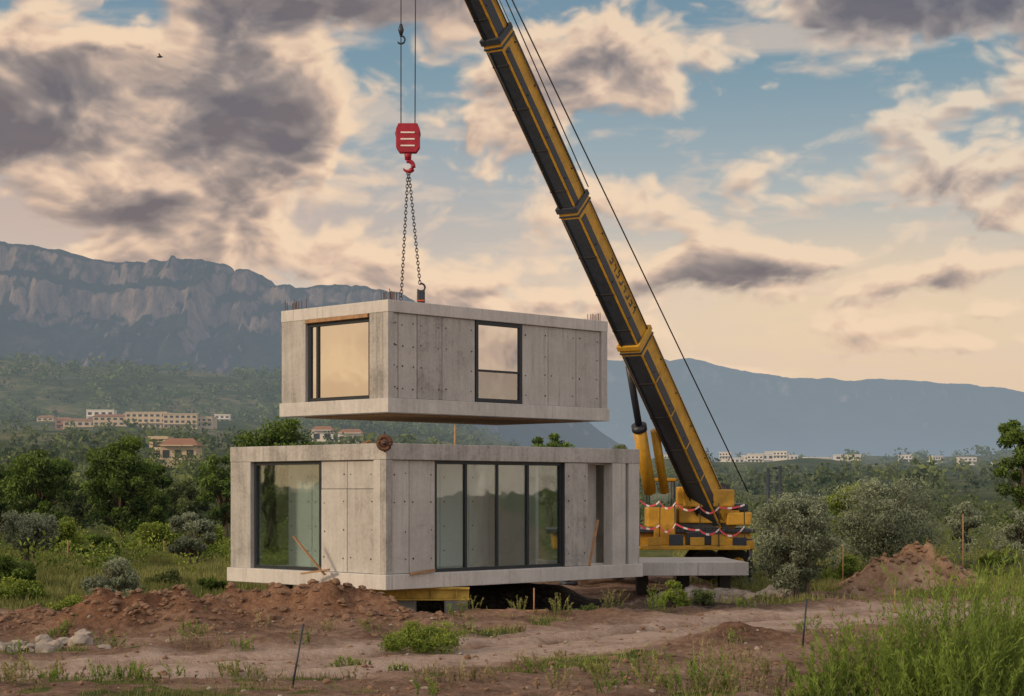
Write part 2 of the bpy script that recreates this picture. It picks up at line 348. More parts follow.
# umbrella pine standing west of the plot (seen only as a reflection)
tree('umbrella_pine',0,46.2,11,14.0,M_pine,'round',44,7000,.2,.71,x=-41,limbs=False)
def wood(name,n,y0,y1,k0,k1,h0,h1,m,mat,leafk=.26,dens=None):
    y=np.exp(rng.uniform(math.log(y0),math.log(y1),n)); x=y*rng.uniform(k0,k1,n)
    keep=fbm(x/35.,y/60.,3,91)+rng.uniform(-.5,.5,n)>(-.15 if dens is None else dens)
    keep&=~((y>700)&(y<1160)&(x/y>.09)&(x/y<.29)&(rng.random(n)<.93)); keep&=~((y>780)&(y<930)&(x/y<-.15)&(x/y>-.27))
    x=x[keep];y=y[keep]; n=len(x)
    h=rng.uniform(h0,h1,n)*rng.uniform(.7,1.2,n); z=H(x,y); r=h*rng.uniform(.38,.62,n)
    d=unit(n*m).reshape(n,m,3)*(rng.random((n,m,1))**.35); d=d*(1+.15*rng.normal(size=(n,m,1)))
    C=np.stack([x,y,z+h*.48],-1)[:,None,:]; P=C+d*np.stack([r,r,h*.5],-1)[:,None,:]
    L=np.repeat(r*leafk,m); T=np.clip(rng.random((n,1))*.6+rng.random((n,m))*.2+.3*d[:,:,2],0,1).ravel()
    quads(name,leafV(P.reshape(-1,3),L,L*.55,.2),mat,None,T)
wood('distant_trees',420,105,260,-.36,-.06,1.8,4,110,M_forest,.16)
wood('distant_trees',380,105,300,.05,.4,1.0,2.3,80,M_forest,.17,.05)
wood('distant_trees',2000,240,1100,-.36,.4,3,5,34,M_forest,.28,.1)
wood('distant_trees',3300,1000,2100,-.36,.4,4,9,14,M_forest,.42,.05)
wood('distant_trees',3600,1000,1650,-.38,-.02,5,9,14,M_forest,.42,-.1)
wood('distant_shrubs',420,52,120,-.36,-.1,.4,1.2,90,M_bright,.12,-.1)
wood('distant_shrubs',420,50,120,.12,.4,.4,1.1,90,M_olive,.12,-.1)
wood('distant_shrubs',300,50,140,.12,.4,.4,1.1,90,M_bright,.12,-.1)
def grass(name,n,y0,y1,k0,k1,hh,mat,thr=.35,w=.008):
    y=rng.uniform(y0,y1,n); x=y*rng.uniform(k0,k1,n)
    keep=(grassf(x,y)>thr+rng.uniform(-.2,.3,n))|(rng.random(n)<.012); 
    x=x[keep];y=y[keep];n=len(x); h=hh*rng.uniform(.35,1.3,n)*(.5+1.0*vn(x*.8,y*.8,4))
    B=np.stack([x,y,H(x,y)-.02],-1); a=rng.uniform(0,6.28,n); S=np.stack([np.cos(a),np.sin(a),a*0],-1)*(w*y/30)[:,None]
    a2=rng.uniform(0,6.28,n); Tp=B+np.stack([np.cos(a2)*h*.35,np.sin(a2)*h*.35,h],-1)
    V=np.stack([B-S,B+S,Tp+S*.2,Tp-S*.2],1).reshape(-1,3); quads(name,V,mat,None,np.clip(vn(x*.5,y*.5,8)*.6+rng.random(n)*.4,0,1))
grass('grass',110000,37,75,-.34,-.08,.22,M_grass)
grass('grass',90000,42,78,.09,.34,.22,M_grass)
grass('grass',80000,22,42,-.33,.33,.10,M_grass,.45)
def stemV(n,cx,cy,sx,sy,h,need=44,nl=.05,nw=.0055,spread=.35):
    x=rng.normal(cx,sx,n); y=rng.normal(cy,sy,n); z=H(x,y); hh=h*rng.uniform(.5,1.1,n)*np.exp(-((x-cx)/(2.4*sx))**2)
    dx=(x-cx)/sx*.12+rng.normal(0,spread*.5,n); dy=rng.normal(0,spread*.5,n)
    t_=rng.random((n,need))**.8; 
    P=np.stack([x[:,None]+dx[:,None]*hh[:,None]*t_**1.6, y[:,None]+dy[:,None]*hh[:,None]*t_**1.6, z[:,None]+hh[:,None]*t_],-1)
    D=np.stack([dx,dy,np.ones(n)],-1)[:,None,:]+rng.normal(0,.42,(n,need,3)); D/=np.linalg.norm(D,axis=2)[...,None]
    b_=np.cross(D.reshape(-1,3),unit(n*need)); b_/=np.linalg.norm(b_,axis=1)[:,None]; P=P.reshape(-1,3); D=D.reshape(-1,3)
    L=nl*rng.uniform(.5,1.3,(len(P),1)); W=nw
    V=np.stack([P,P+D*L*.5+b_*W,P+D*L,P+D*L*.5-b_*W],1).reshape(-1,3)
    return V,(np.repeat(rng.random(n)*.5,need)+.5*t_.ravel())
def stems(name,n,cx,cy,sx,sy,h,mat,need=44,nl=.05,nw=.0055,spread=.35):
    V,T=stemV(n,cx,cy,sx,sy,h,need,nl,nw,spread); quads(name,V,mat,None,T)
bv_=[stemV(n,cx,cy,sx,.25,h,74,.085,.0058,.5) for (cx,cy,sx,h,n) in [(5.55,21.6,.24,2.05,130),(5.0,21.2,.22,1.75,100),(6.05,22.2,.22,1.8,100),(4.45,21.4,.22,1.4,90),(6.6,22.8,.25,1.6,90),(4.0,21.8,.2,1.05,70),(5.3,20.6,.25,1.2,80),(7.0,23.6,.3,1.4,80),(4.7,20.8,.3,1.0,80),(3.6,21.5,.15,.6,30)]]
quads('broom_bush',np.concatenate([q[0] for q in bv_]),M_front,None,np.concatenate([q[1] for q in bv_]))
for (px,D,h,n,mt) in [(707,25,.9,30,M_dry),(735,25.5,.75,24,M_dry),(722,24.6,.6,26,M_front),(648,24.2,.4,14,M_grass),(20,25,.35,24,M_grass),(560,24.5,.3,12,M_dry),(520,40,.45,20,M_grass),(560,38.4,.4,24,M_grass),(612,41,.5,24,M_grass),(655,40,.6,30,M_front),(470,38,.35,14,M_grass),(900,29,.5,30,M_grass),(980,30,.5,30,M_dry),(845,31,.4,20,M_dry),(350,28.5,.2,30,M_front),(230,27,.2,20,M_grass),(690,24,.5,30,M_front),(130,25,.25,24,M_front),(60,26,.3,20,M_dry),(470,25,.25,16,M_dry),(600,26.5,.22,20,M_grass),(770,27,.35,20,M_grass)]:
    stems('weed_clump',n,bx_at(px,D),D,.14,.14,h,mt,40,.05,.006,.5)
for mt,nn_ in ((M_front,46),(M_dry,34)):
    L_=[]
    for _ in range(nn_*3):
        y=random.uniform(23,41); x=y*random.uniform(-.29,.29); rr=float(road_d(np.array([x]),np.array([y]))[0])
        if rr<1.9 or (-6<x<4 and y>37.5) or float(moundf(np.array([x]),np.array([y]))[0])>.2: continue
        L_.append(stemV(random.randint(8,18),x,y,.10,.10,random.uniform(.12,.34),26,.05,.006,.7))
        if len(L_)>=nn_: break
    quads('roadside_weeds',np.concatenate([q[0] for q in L_]),mt,None,np.concatenate([q[1] for q in L_]))
def rocks(name,items,mat):
    import bmesh
    bm=bmesh.new(); bmesh.ops.create_icosphere(bm,subdivisions=2,radius=1); bv=np.array([v.co[:] for v in bm.verts]); bf=[tuple(v.index for v in f.verts) for f in bm.faces]; bm.free()
    vs=[];fs=[]
    hx_=H(np.array([i[0] for i in items]),np.array([i[1] for i in items]))
    for (x,y,s),hz_ in zip(items,hx_):
        q=bv*(1+.55*fbm(bv[:,0]*1.3+x*7,bv[:,1]*1.3+bv[:,2]*1.7+y*5,2,3)[:,None]); q=np.round(q*2.4)/2.4*.4+q*.6
        sc_=np.array([s*random.uniform(.8,1.4),s*random.uniform(.8,1.3),s*random.uniform(.5,.9)]); a=random.uniform(0,6.28); R=np.array([[math.cos(a),-math.sin(a),0],[math.sin(a),math.cos(a),0],[0,0,1]])
        q=(q*sc_)@R.T+np.array([x,y,float(hz_)+s*.25]); o_=len(vs); vs+=q.tolist(); fs+=[tuple(i+o_ for i in f_) for f_ in bf]
    return mesh(name,vs,fs,mat)
M_rock=simple('limestone',(.30,.265,.23),.9,var=.45,scale=5,bump=.5); M_clod=simple('earth_clods',(.20,.125,.082),.95,var=.45,scale=7,bump=.5)
rocks('limestone_rocks',[(random.gauss(-8.85,.55),random.gauss(31.4,.6),random.uniform(.05,.19)) for _ in range(70)],M_rock)
rocks('rubble_pile',[(random.gauss(5.4,.8),random.gauss(45.6,.3),random.uniform(.06,.26)) for _ in range(80)],M_rock)
it=[]
for _ in range(1500):
    y=random.uniform(22,44); x=y*random.uniform(-.31,.31); 
    if -6<x<4 and y>38.5: continue
    it.append((x,y,random.choice([.012,.018,.025,.03,.05])*random.uniform(.7,1.3)))
for cx,cy,sx,sy,h in MOUNDS[:7]:
    for _ in range(110): it.append((random.gauss(cx,sx*.9),random.gauss(cy-.2,sy*.8),random.uniform(.02,.08)))
rocks('earth_clods',it,M_clod)
rocks('limestone_rocks',[(random.uniform(-9,9),random.uniform(22,36),random.uniform(.015,.045)) for _ in range(160)],M_rock)

# ------------------------------------------------------------------ materials for house
def concrete(name,base=.40,tone=(1,.985,.955)):
    m,t,b,o=newmat(name); co=t.new('ShaderNodeTexCoord').outputs['Object']; rd=t.new('ShaderNodeObjectInfo').outputs['Random']
    big=t.noise(co,1.0,6,.65,.5); fine=t.noise(co,14,6,.65); st=t.noise(t.vm('MULTIPLY',co,(6,6,.4)),1.2,5,.7)
    f=t.m('ADD',t.m('MULTIPLY',big,.46),t.m('ADD',t.m('MULTIPLY',st,.30),t.m('MULTIPLY',fine,.24)))
    f=t.m('ADD',f,t.m('MULTIPLY',t.m('SUBTRACT',rd,.5),.17))
    lo=tuple(base*.52*x for x in tone); mi=tuple(base*.92*x for x in tone); hi=tuple(base*1.20*x for x in tone)
    c=t.ramp(f,[(.34,lo),(.47,mi),(.64,hi)])
    drip=t.m('MULTIPLY',t.ss(t.noise(t.vm('MULTIPLY',co,(11,11,.35)),1.,4,.6),.56,.70),t.ss(big,.42,.60)); c=t.mix(t.m('MULTIPLY',drip,.5),c,(.13,.125,.12))
    warm=t.ss(t.noise(co,2.2,4,.7),.58,.76); c=t.mix(t.m('MULTIPLY',warm,.25),c,(.30,.22,.15))
    pit=t.new('ShaderNodeTexVoronoi'); t.l.new(co,pit.inputs['Vector']); pit.inputs['Scale'].default_value=9
    pm=t.m('LESS_THAN',pit.outputs['Distance'],t.m('MULTIPLY',fine,.13)); c=t.mix(t.m('MULTIPLY',pm,.5),c,(.10,.10,.10))
    t.put(b.inputs['Base Color'],c); b.inputs['Roughness'].default_value=.82; b.inputs['Specular IOR Level'].default_value=.3
    bp=t.new('ShaderNodeBump'); bp.inputs['Strength'].default_value=.45; bp.inputs['Distance'].default_value=.02
    t.put(bp.inputs['Height'],t.m('SUBTRACT',f,t.m('MULTIPLY',pm,.4))); t.l.new(bp.outputs[0],b.inputs['Normal']); return m
M_con=concrete('precast_concrete',.42); M_con2=concrete('precast_concrete_slab',.47); M_dark=simple('joint_shadow',(.05,.05,.05),.9)
M_int=simple('interior_plaster',(.76,.74,.70),.8,var=.06,scale=2); M_frame=simple('anthracite_aluminium',(.024,.032,.042),.4,.2,var=.1,bump=0)
M_wood=simple('timber',(.34,.20,.105),.75,var=.4,scale=5,bump=.3); M_hole=simple('tie_hole',(.04,.04,.04),.9)
M_rust=simple('rebar_steel',(.14,.075,.05),.7,.5,var=.3); M_steel=simple('rope_steel',(.07,.07,.075),.45,.7,var=.2,bump=0)
M_yel=simple('yellow_crane_paint',(.52,.29,.03),.42,var=.35,scale=2.5,bump=.05); M_blk=simple('dark_crane_paint',(.028,.036,.052),.4,var=.3)
M_red=simple('red_paint',(.33,.012,.03),.4,var=.3); M_white=simple('white_paint',(.75,.70,.68),.5,var=.08); M_rub=simple('rubber',(.02,.02,.02),.85)
M_tape=simple('red_tape',(.62,.07,.08),.5,var=.15)
M_orange=simple('orange_lashing',(.6,.09,.02),.6); M_ybeam=simple('yellow_beam_paint',(.45,.31,.06),.6,var=.4)
def glass(name,refl,tint):
    m,t,b,o=newmat(name); t.n.remove(b); tr=t.new('ShaderNodeBsdfTransparent'); t.put(tr.inputs[0],tint); g=t.new('ShaderNodeBsdfGlossy'); g.inputs['Roughness'].default_value=.02
    co=t.new('ShaderNodeTexCoord').outputs['Object']; bp=t.new('ShaderNodeBump'); bp.inputs['Strength'].default_value=.06; bp.inputs['Distance'].default_value=.05
    t.put(bp.inputs['Height'],t.noise(co,1.1,2,.5)); t.l.new(bp.outputs[0],g.inputs['Normal'])
    lw=t.new('ShaderNodeLayerWeight'); lw.inputs[0].default_value=.3; f=t.m('ADD',t.m('MULTIPLY',lw.outputs['Fresnel'],.6),refl,clamp=True)
    mx=t.new('ShaderNodeMixShader'); t.put(mx.inputs[0],f); t.l.new(tr.outputs[0],mx.inputs[1]); t.l.new(g.outputs[0],mx.inputs[2]); t.l.new(mx.outputs[0],o.inputs[0]); return m
G_mir=glass('solar_glass',.74,(.5,.5,.5)); G_mid=glass('dim_reflection_glass',.38,(.6,.63,.66)); G_clr=glass('clear_glass',.04,(.86,.94,.95))

# ------------------------------------------------------------------ precast modules
class Module:
    def __init__(s,name,cx,D,right,left,z0,z1,slab,roof):
        s.X=bx_at(cx,D); s.Y=D; s.e=empty(name,(s.X,D,0),TH); s.L=s.u(right); s.W=s.v(left); s.z0,s.z1,s.slab,s.roof=z0,z1,slab,roof
        s.zf=z0+slab; s.zc=z1-roof; s.holes=[]; s.T=.18
    def u(s,px): k=(px-512)/F; return (k*s.Y-s.X)/(CS-k*SN)
    def v(s,px): k=(px-512)/F; return (s.X-k*s.Y)/(SN+k*CS)
    def b(s,n,lo,hi,mat=None,bevel=.008): return box(n,lo,hi,mat or M_con,s.e,bevel=bevel)
    def front(s,n,a,b_,off=0.,z0=None,z1=None,mat=None,T=None):
        T=T or s.T; return s.b(n,(a,off,s.zf if z0 is None else z0),(b_,off+T,s.zc if z1 is None else z1),mat)
    def side(s,n,a,b_,off=0.,z0=None,z1=None,mat=None,T=None):
        T=T or s.T; return s.b(n,(off,a,s.zf if z0 is None else z0),(off+T,b_,s.zc if z1 is None else z1),mat)
    def panels(s,face,cuts,off,hcut=None,dots=True):
        g=.009; fn=s.front if face=='f' else s.side
        fn('backing_wall',cuts[0]+.003,cuts[-1]-.003,off+.03,mat=M_dark,T=.14)
        for a,c in zip(cuts[:-1],cuts[1:]):
            zs=[s.zf+.002,s.zc-.002] if not hcut else [s.zf+.002,hcut,s.zc-.002]
            for z_a,z_b in zip(zs[:-1],zs[1:]):
                jit=random.uniform(-.005,.005); fn('wall_panel',a+g,c-g,off+jit,z_a+g*.6,z_b-g*.6,T=.024)
            if dots:
                nn=4
                for i in range(nn):
                    zz=s.zf+(s.zc-s.zf)*(i+.5)/nn
                    for q in ((a+.12),(c-.12)):
                        if random.random()<.85: s.holes.append((face,q+random.uniform(-.02,.02),zz+random.uniform(-.03,.03),off-.008))
    def flush(s):
        parts=[]
        for face,q,zz,off in s.holes:
            p0=(q,off,zz) if face=='f' else (off,q,zz); p1=(q,off+.02,zz) if face=='f' else (off+.02,q,zz)
            r=random.uniform(.013,.021); parts.append(tubedata([p0,p1],[r,r],8))
        if parts: multi('tie_holes',parts,M_hole,s.e)
    def window(s,face,a,b_,z0,z1,off,mulls,gl,fw=.06,rails=()):
        parts=[]
        def bar(p,q,za,zb,d0=0,d1=.09):
            if face=='f': parts.append(boxdata((p,off+d0,za),(q,off+d1,zb)))
            else: parts.append(boxdata((off+d0,p,za),(off+d1,q,zb)))
        bar(a,b_,z0,z0+fw); bar(a,b_,z1-fw,z1); bar(a,a+fw,z0+fw,z1-fw,.002,.088); bar(b_-fw,b_,z0+fw,z1-fw,.002,.088)
        for k,mm in enumerate(mulls): bar(mm-fw*.45,mm+fw*.45,z0+fw,z1-fw,.004+.02*(k%2),.084)
        for r in rails: bar(a+fw,b_-fw,r-.025,r+.025,.01,.08)
        multi('window_frame',parts,M_frame,s.e)
        zs=[z0+fw*.6]+list(rails)+[z1-fw*.6]
        for i,(za,zb) in enumerate(zip(zs[:-1],zs[1:])):
            gg=G_mid if (rails and i==0) else gl  # lower pane made darker to stand for hazy hills reflected in it
            if face=='f': s.b('window_glass',(a+fw*.6,off+.04,za+.001),(b_-fw*.6,off+.052,zb-.001),gg,0)
            else: s.b('window_glass',(off+.04,a+fw*.6,za+.001),(off+.052,b_-fw*.6,zb-.001),gg,0)
    def rebar(s,pts,h=.26):
        multi('rebar_starters',[tubedata([(x,y,s.z1-.05),(x+random.uniform(-.01,.01),y,s.z1+h*random.uniform(.7,1.1))],[.009,.009],5) for x,y in pts],M_rust,s.e)

m1=Module('concrete_house_module',386,39.,640,230,.53,3.72,.33,.36); L,W=m1.L,m1.W
m1.b('floor_slab',(-.06,-.06,m1.z0),(L+.05,W+.05,m1.zf),M_con2,.015)
m1.b('roof_slab',(0,0,m1.zc),(L,W,m1.z1),M_con2,.015)
u=m1.u; v=m1.v; ins=.09
m1.b('corner_column',(0.01,0.01,m1.zf+.002),(.20,.20,m1.zc-.002))
m1.panels('f',[.20+.004,u(412),u(438)],ins)
m1.side('corner_pilaster',.204,v(373),.01)
m1.panels('s',[v(372),v(344),v(318)],ins,z_at(489,40.5))
m1.side('corner_column',v(250),W-.01,.01)
m1.window('f',u(438)+.01,u(566)-.01,m1.zf+.01,m1.zc-.01,.12,[u(470),u(502),u(532)],G_clr,.07)
m1.panels('f',[u(566),u(589)],.03)
m1.front('recess_wall',u(589)+.004,u(613)-.004,.55,T=.15); m1.b('recess_return',(u(589)-.1,.21,m1.zf+.003),(u(589),.549,m1.zc-.003))
m1.front('column',u(613),u(626),.01,T=.3)
m1.front('recess_wall',u(626)+.004,u(629)-.004,.22,T=.1)
m1.front('column',u(629),L-.01,.01,T=.4)
m1.window('s',v(317)+.01,v(250)-.01,m1.zf+.01,m1.zc-.01,.12,[],G_clr,.07)
m1.b('back_wall',(3.6,W-.2,m1.zf+.003),(L-.02,W-.02,m1.zc-.003)); m1.b('end_wall',(L-.2,.42,m1.zf+.003),(L-.02,1.6,m1.zc-.003)); m1.b('end_wall',(L-.2,3.6,m1.zf+.003),(L-.02,W-.21,m1.zc-.003))
for a_ in range(4): m1.b('partition_panel',(1.5+a_*.95,1.9,m1.zf+.021),(1.5+a_*.95+.93,2.0,m1.zc-.033),M_int)
m1.b('partition',(u(545),.3,m1.zf+.021),(u(545)+.1,1.89,m1.zc-.033),M_int)
for a_ in range(5): m1.b('partition_panel',(1.15,.35+a_*.9,m1.zf+.021),(1.25,.35+a_*.9+.88,m1.zc-.033),M_int)
hp=[]
for a_ in range(5):
    for i in range(4):
        for q in (.12,.76): hp.append(tubedata([(1.14,.35+a_*.9+q,m1.zf+.4+i*.58),(1.16,.35+a_*.9+q,m1.zf+.4+i*.58)],[.018,.018],6))
for a_ in range(4):
    for i in range(4):
        for q in (.12,.8): hp.append(tubedata([(1.5+a_*.95+q,1.89,m1.zf+.4+i*.58),(1.5+a_*.95+q,1.91,m1.zf+.4+i*.58)],[.018,.018],6))
multi('interior_fixings',hp,M_hole,m1.e)
m1.b('ceiling_lining',(.3,.3,m1.zc-.03),(L-.3,W-.3,m1.zc-.003),M_int); m1.b('floor_screed',(.3,.3,m1.zf+.004),(L-.3,W-.3,m1.zf+.02),M_int)
m1.flush()
m2=Module('lifted_concrete_module',388,40.,608,281,4.43,6.94,.32,.27); L2,W2=m2.L,m2.W; u=m2.u; v=m2.v
m2.b('floor_slab',(-.03,-.03,m2.z0),(L2+.03,W2+.03,m2.zf),M_con2,.012); m2.b('roof_slab',(0,0,m2.zc),(L2,W2,m2.z1),M_con2,.012)
m2.b('formwork_soffit',(.4,.4,m2.z0-.03),(L2-.5,W2-.4,m2.z0-.002),M_wood)
m2.b('corner_column',(0.01,0.01,m2.zf+.002),(.18,.18,m2.zc-.002)); m2.side('corner_pilaster',.184,v(369),.01)
m2.panels('f',[.184,u(400),u(419),u(444),u(477)],.06)
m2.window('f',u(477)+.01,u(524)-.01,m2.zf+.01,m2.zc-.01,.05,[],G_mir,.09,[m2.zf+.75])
m2.panels('f',[u(524),u(550),u(578),u(602)],.06)
m2.front('end_column',u(602)+.002,L2-.01,.01)
m2.side('corner_column',v(305),W2-.01,.01)
m2.window('s',v(368)+.01,v(305)-.01,m2.zf+.01,m2.zc-.09,.09,[v(314)],G_mir,.08)
m2.side('timber_lintel',v(368)+.01,v(305)-.01,-.02,m2.zc-.085,m2.zc-.005,M_wood)
m2.b('back_wall',(.2,W2-.2,m2.zf+.003),(L2-.02,W2-.02,m2.zc-.003)); m2.b('end_wall',(L2-.2,.2,m2.zf+.003),(L2-.02,W2-.21,m2.zc-.003))
m2.flush()
m2.rebar([(random.uniform(.05,.5),random.uniform(.05,.5)) for _ in range(14)]); m2.rebar([(random.uniform(.05,.35),W2-random.uniform(.05,.6)) for _ in range(12)]); m2.rebar([(L2-random.uniform(.05,.4),random.uniform(.05,.4)) for _ in range(9)],.2)
m2.b('lifting_anchor_plate',(1.1,.35,m2.z1),(1.45,.7,m2.z1+.03),M_steel)
tr=empty('concrete_terrace_slab',(3.1,46.1,0),math.radians(4)); box('slab',(0,0,.50),(3.0,3.6,.84),M_con2,tr,bevel=.015)
for i in range(3): box('footing',(.3+i*1.1,1.4,-.3),(.6+i*1.1,1.7,.5),M_dark,tr)
sp_=empty('steel_support_beam',(0,0,0)); xx0,xx1,yy=-4.3,-.95,40.25
box('top_flange',(xx0,yy-.12,.48),(xx1,yy+.12,.525),M_ybeam,sp_); box('web',(xx0+.01,yy-.02,.281),(xx1-.01,yy+.02,.479),M_ybeam,sp_); box('bottom_flange',(xx0,yy-.12,.235),(xx1,yy+.12,.28),M_ybeam,sp_)
for i in range(6): box('web_stiffener',(xx0+.3+i*.55,yy-.11,.282),(xx0+.32+i*.55,yy-.021,.478),M_ybeam,sp_,None,0)
M_blkc=concrete('shaded_block',.16)  # block concrete darkened in colour for the shade under the house
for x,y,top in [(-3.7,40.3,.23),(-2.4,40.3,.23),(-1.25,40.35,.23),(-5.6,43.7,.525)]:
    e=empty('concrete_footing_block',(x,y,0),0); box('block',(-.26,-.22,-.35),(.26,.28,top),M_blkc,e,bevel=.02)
for i,(x,y,a) in enumerate([(-.6,39.9,.3),(-.2,40.2,-.2),(.2,40.0,.6),(.9,40.6,.1)]):
    e=empty('timber_sleeper',(x,y,float(H(x,y))),a); box('sleeper',(-.7,-.1,.0),(.7,.1,.14),M_wood,e,bevel=.015)
def plank(p0,p1,w=.12,t_=.03,mat=None):
    p0,p1=Vector(p0),Vector(p1); s,u_,d=frame_of(p1-p0); Mx=Matrix((s,u_,d)).transposed().to_4x4(); Mx.translation=p0
    e=empty('wooden_plank'); box('board',(-w/2,-t_/2,0),(w/2,t_/2,(p1-p0).length),mat or M_wood,e,Mx,.003)
plank((bx_at(325,40),40.0,z_at(575,40)),(bx_at(293,40.1),40.15,z_at(536,40.1))); plank((bx_at(300,39.9),40.2,z_at(574,40.)),(bx_at(328,39.7),39.9,z_at(570,39.7)),.1,.04)
plank((bx_at(589,43.4),43.3,z_at(566,43.3)),(bx_at(598,43.5),43.6,z_at(520,43.5)),.07)
plank((bx_at(322,41),41.0,z_at(446,41)),(bx_at(345,40.8),40.8,z_at(453,40.8)),.14,.05); plank((bx_at(343,40.8),40.8,z_at(453,40.8)),(bx_at(370,41.4),41.4,z_at(441,41.4)),.14,.04)
plank((bx_at(410,39.4),39.4,z_at(574,39.4)),(bx_at(434,39.9),39.9,z_at(570,39.9)),.1,.05)
pv=empty('pulley_wheel'); c0=Vector((bx_at(385,39.1),38.93,z_at(443,39.))); 
ring=[c0+Vector((.14*math.cos(a),0,.14*math.sin(a))) for a in [i/20*2*math.pi for i in range(21)]]
tube('rim',ring,.045,M_rust,pv,7); tube('web',[c0+Vector((0,-.015,0)),c0+Vector((0,.015,0))],[.13,.13],M_rust,pv,20); tube('hub',[c0+Vector((0,-.05,0)),c0+Vector((0,.06,0))],[.045,.045],M_steel,pv,12); tube('axle_post',[c0+Vector((0,.05,-.2)),c0+Vector((0,.05,.25))],[.02,.02],M_steel,pv,6)
def stake(name,px,D,pyt,mat,r=.02,lean=0):
    x=bx_at(px,D); e=empty(name,(x,D,0)); zb=float(H(x,D))-.1; tube('post',[(0,0,zb),(lean,0,z_at(pyt,D))],[r,r*.8],mat,e,6)
stake('metal_stake',290,24,624,M_blk,.016,.18); stake('metal_stake',802,30,599,M_blk,.018,.08)
stake('wooden_stake',534,38.5,588,M_wood,.02); stake('wooden_stake',455,60,425,M_wood,.05)
stake('concrete_bollard',768,58,468,M_blk,.07); stake('concrete_bollard',780,58,466,M_blk,.07); stake('wooden_stake',963,50,514,M_wood,.02); stake('wooden_stake',843,47,545,M_wood,.015); stake('wooden_stake',895,40,588,M_wood,.02)
for i in range(9): stake('fence_post',20+i*24,66+i*.6,541,M_wood,.03)
# ------------------------------------------------------------------ crane
cr=empty('mobile_crane')
B0=Vector((5.77,53.,2.4)); B1=Vector((-2.37,41.,17.5)); ax=(B1-B0); LEN=ax.length; ax.normalize()
s_=ax.cross(Vector((0,0,1))).normalized()
if s_.y>0: s_=-s_
up_=ax.cross(s_).normalized()
if up_.z<0: up_=-up_
MB=Matrix((s_,up_,ax)).transposed().to_4x4(); MB.translation=B0
def boom(n,a,b_,w,h,mat=M_yel,bev=.02): return box(n,(-w/2,-h/2,a),(w/2,h/2,b_),mat,cr,MB,bev)
secs=[(-.9,.30,.66,.88),(.30,.52,.58,.78),(.52,.76,.52,.70),(.76,.985,.46,.62)]
for i,(a,b_,w,h) in enumerate(secs):
    za=a if i==0 else a*LEN-.3; zb=b_*LEN
    boom('boom_section',za,zb,w,h,M_yel)
    boom('boom_collar',zb-.16,zb,w+.06,h+.06,M_yel if i==0 else M_blk); boom('collar_band',zb-.30,zb-.24,w+.04,h+.04,M_blk)
    box('belly_plate',(-w/2+.035,-h/2-.02,za+.3),(w/2-.05,-h/2+.01,zb-.35),M_blk,cr,MB,.004)
    if i<3: box('side_panel',(w/2-.01,-h/2+.05,za+.2),(w/2+.012,-h*.12,zb-.4),M_blk,cr,MB,.004)
    else: box('side_panel',(w/2-.01,-h/2+.05,za+.2),(w/2+.012,h*.1,zb-.4),M_blk,cr,MB,.004)
    zz=za+.8
    while zz<zb-.7:
        box('belly_rib',(-w/2+.02,-h/2-.035,zz),(w/2-.03,-h/2,zz+.04),M_steel,cr,MB,.004)
        if i==0: box('stiffener',(w/2-.01,-h/2+.03,zz),(w/2+.025,h/2-.04,zz+.035),M_yel,cr,MB,.004)
        for q in (-.3,.3): tube('bolt',[MB@Vector((w/2,h*q,zz+.3)),MB@Vector((w/2+.03,h*q,zz+.3))],.025,M_blk,cr,6)
        zz+=1.25
    tube('side_pipe',[MB@Vector((w/2+.04,h*.36,za+.3)),MB@Vector((w/2+.04,h*.36,zb-.3))],.018,M_steel,cr,6)
    tube('side_pipe',[MB@Vector((-w/2+.12,-h/2-.06,za+.3)),MB@Vector((-w/2+.12,-h/2-.06,zb-.3))],.02,M_steel,cr,6)
boom('boom_head',LEN*.985-.1,LEN+.35,.5,.7,M_yel); 
hd=MB@Vector((0,.3,LEN+.2)); tube('head_sheave',[hd-s_*.2,hd+s_*.2],.35,M_blk,cr,18)
boom('pivot_lug',-1.2,-.2,.9,.6,M_yel)
for k in range(8):
    z0=LEN*.335+k*.24; box('letter_plate',(.58/2+.001,.02,z0),(.58/2+.008,.20,z0+.045),M_blk,cr,MB,.001)
    box('letter_plate',(.58/2+.001,.02 if k%3 else .16,z0+.05),(.58/2+.008,.06 if k%3 else .20,z0+.14),M_blk,cr,MB,.001)
    if k%2: box('letter_plate',(.58/2+.0005,.16,z0+.052),(.58/2+.0085,.199,z0+.13),M_blk,cr,MB,.001)
zt=B1.z-.1
for px in (401,416): tube('hoist_rope',[(bx_at(px,41),41,zt),(bx_at(px if px<410 else 415,41),41,z_at(124,41))],.012,M_steel,cr,5)
tube('pendant_rope',[MB@Vector((.3,.55,LEN)),(bx_at(748,54),54,z_at(492,54))],.02,M_steel,cr,5)
tube('pendant_rope',[MB@Vector((.28,.6,LEN-.5)),MB@Vector((.3,.5,LEN*.52))],.016,M_steel,cr,5)
tube('winch_rope',[MB@Vector((.0,.7,LEN)),MB@Vector((.1,.6,0))],.012,M_steel,cr,5)
ah=Vector((bx_at(401,41),41,z_at(24,41))); tube('aux_weight',[ah,ah-Vector((0,0,.14)),ah-Vector((0,0,.26))],[.03,.07,.03],M_blk,cr,10)
def hookpts(c,r,n=14): return [(c[0]+r*math.cos(a),c[1],c[2]+r*math.sin(a)) for a in [math.pi*.6-i/(n-1)*math.pi*1.45 for i in range(n)]]
tube('aux_hook',hookpts((ah.x,41,ah.z-.36),.09),[.022]*13+[.008],M_blk,cr,6)
A0=Vector((bx_at(650,52),52,z_at(492,52))); A1=Vector((bx_at(629,50),50,z_at(366,50))); md=A0.lerp(A1,.52)
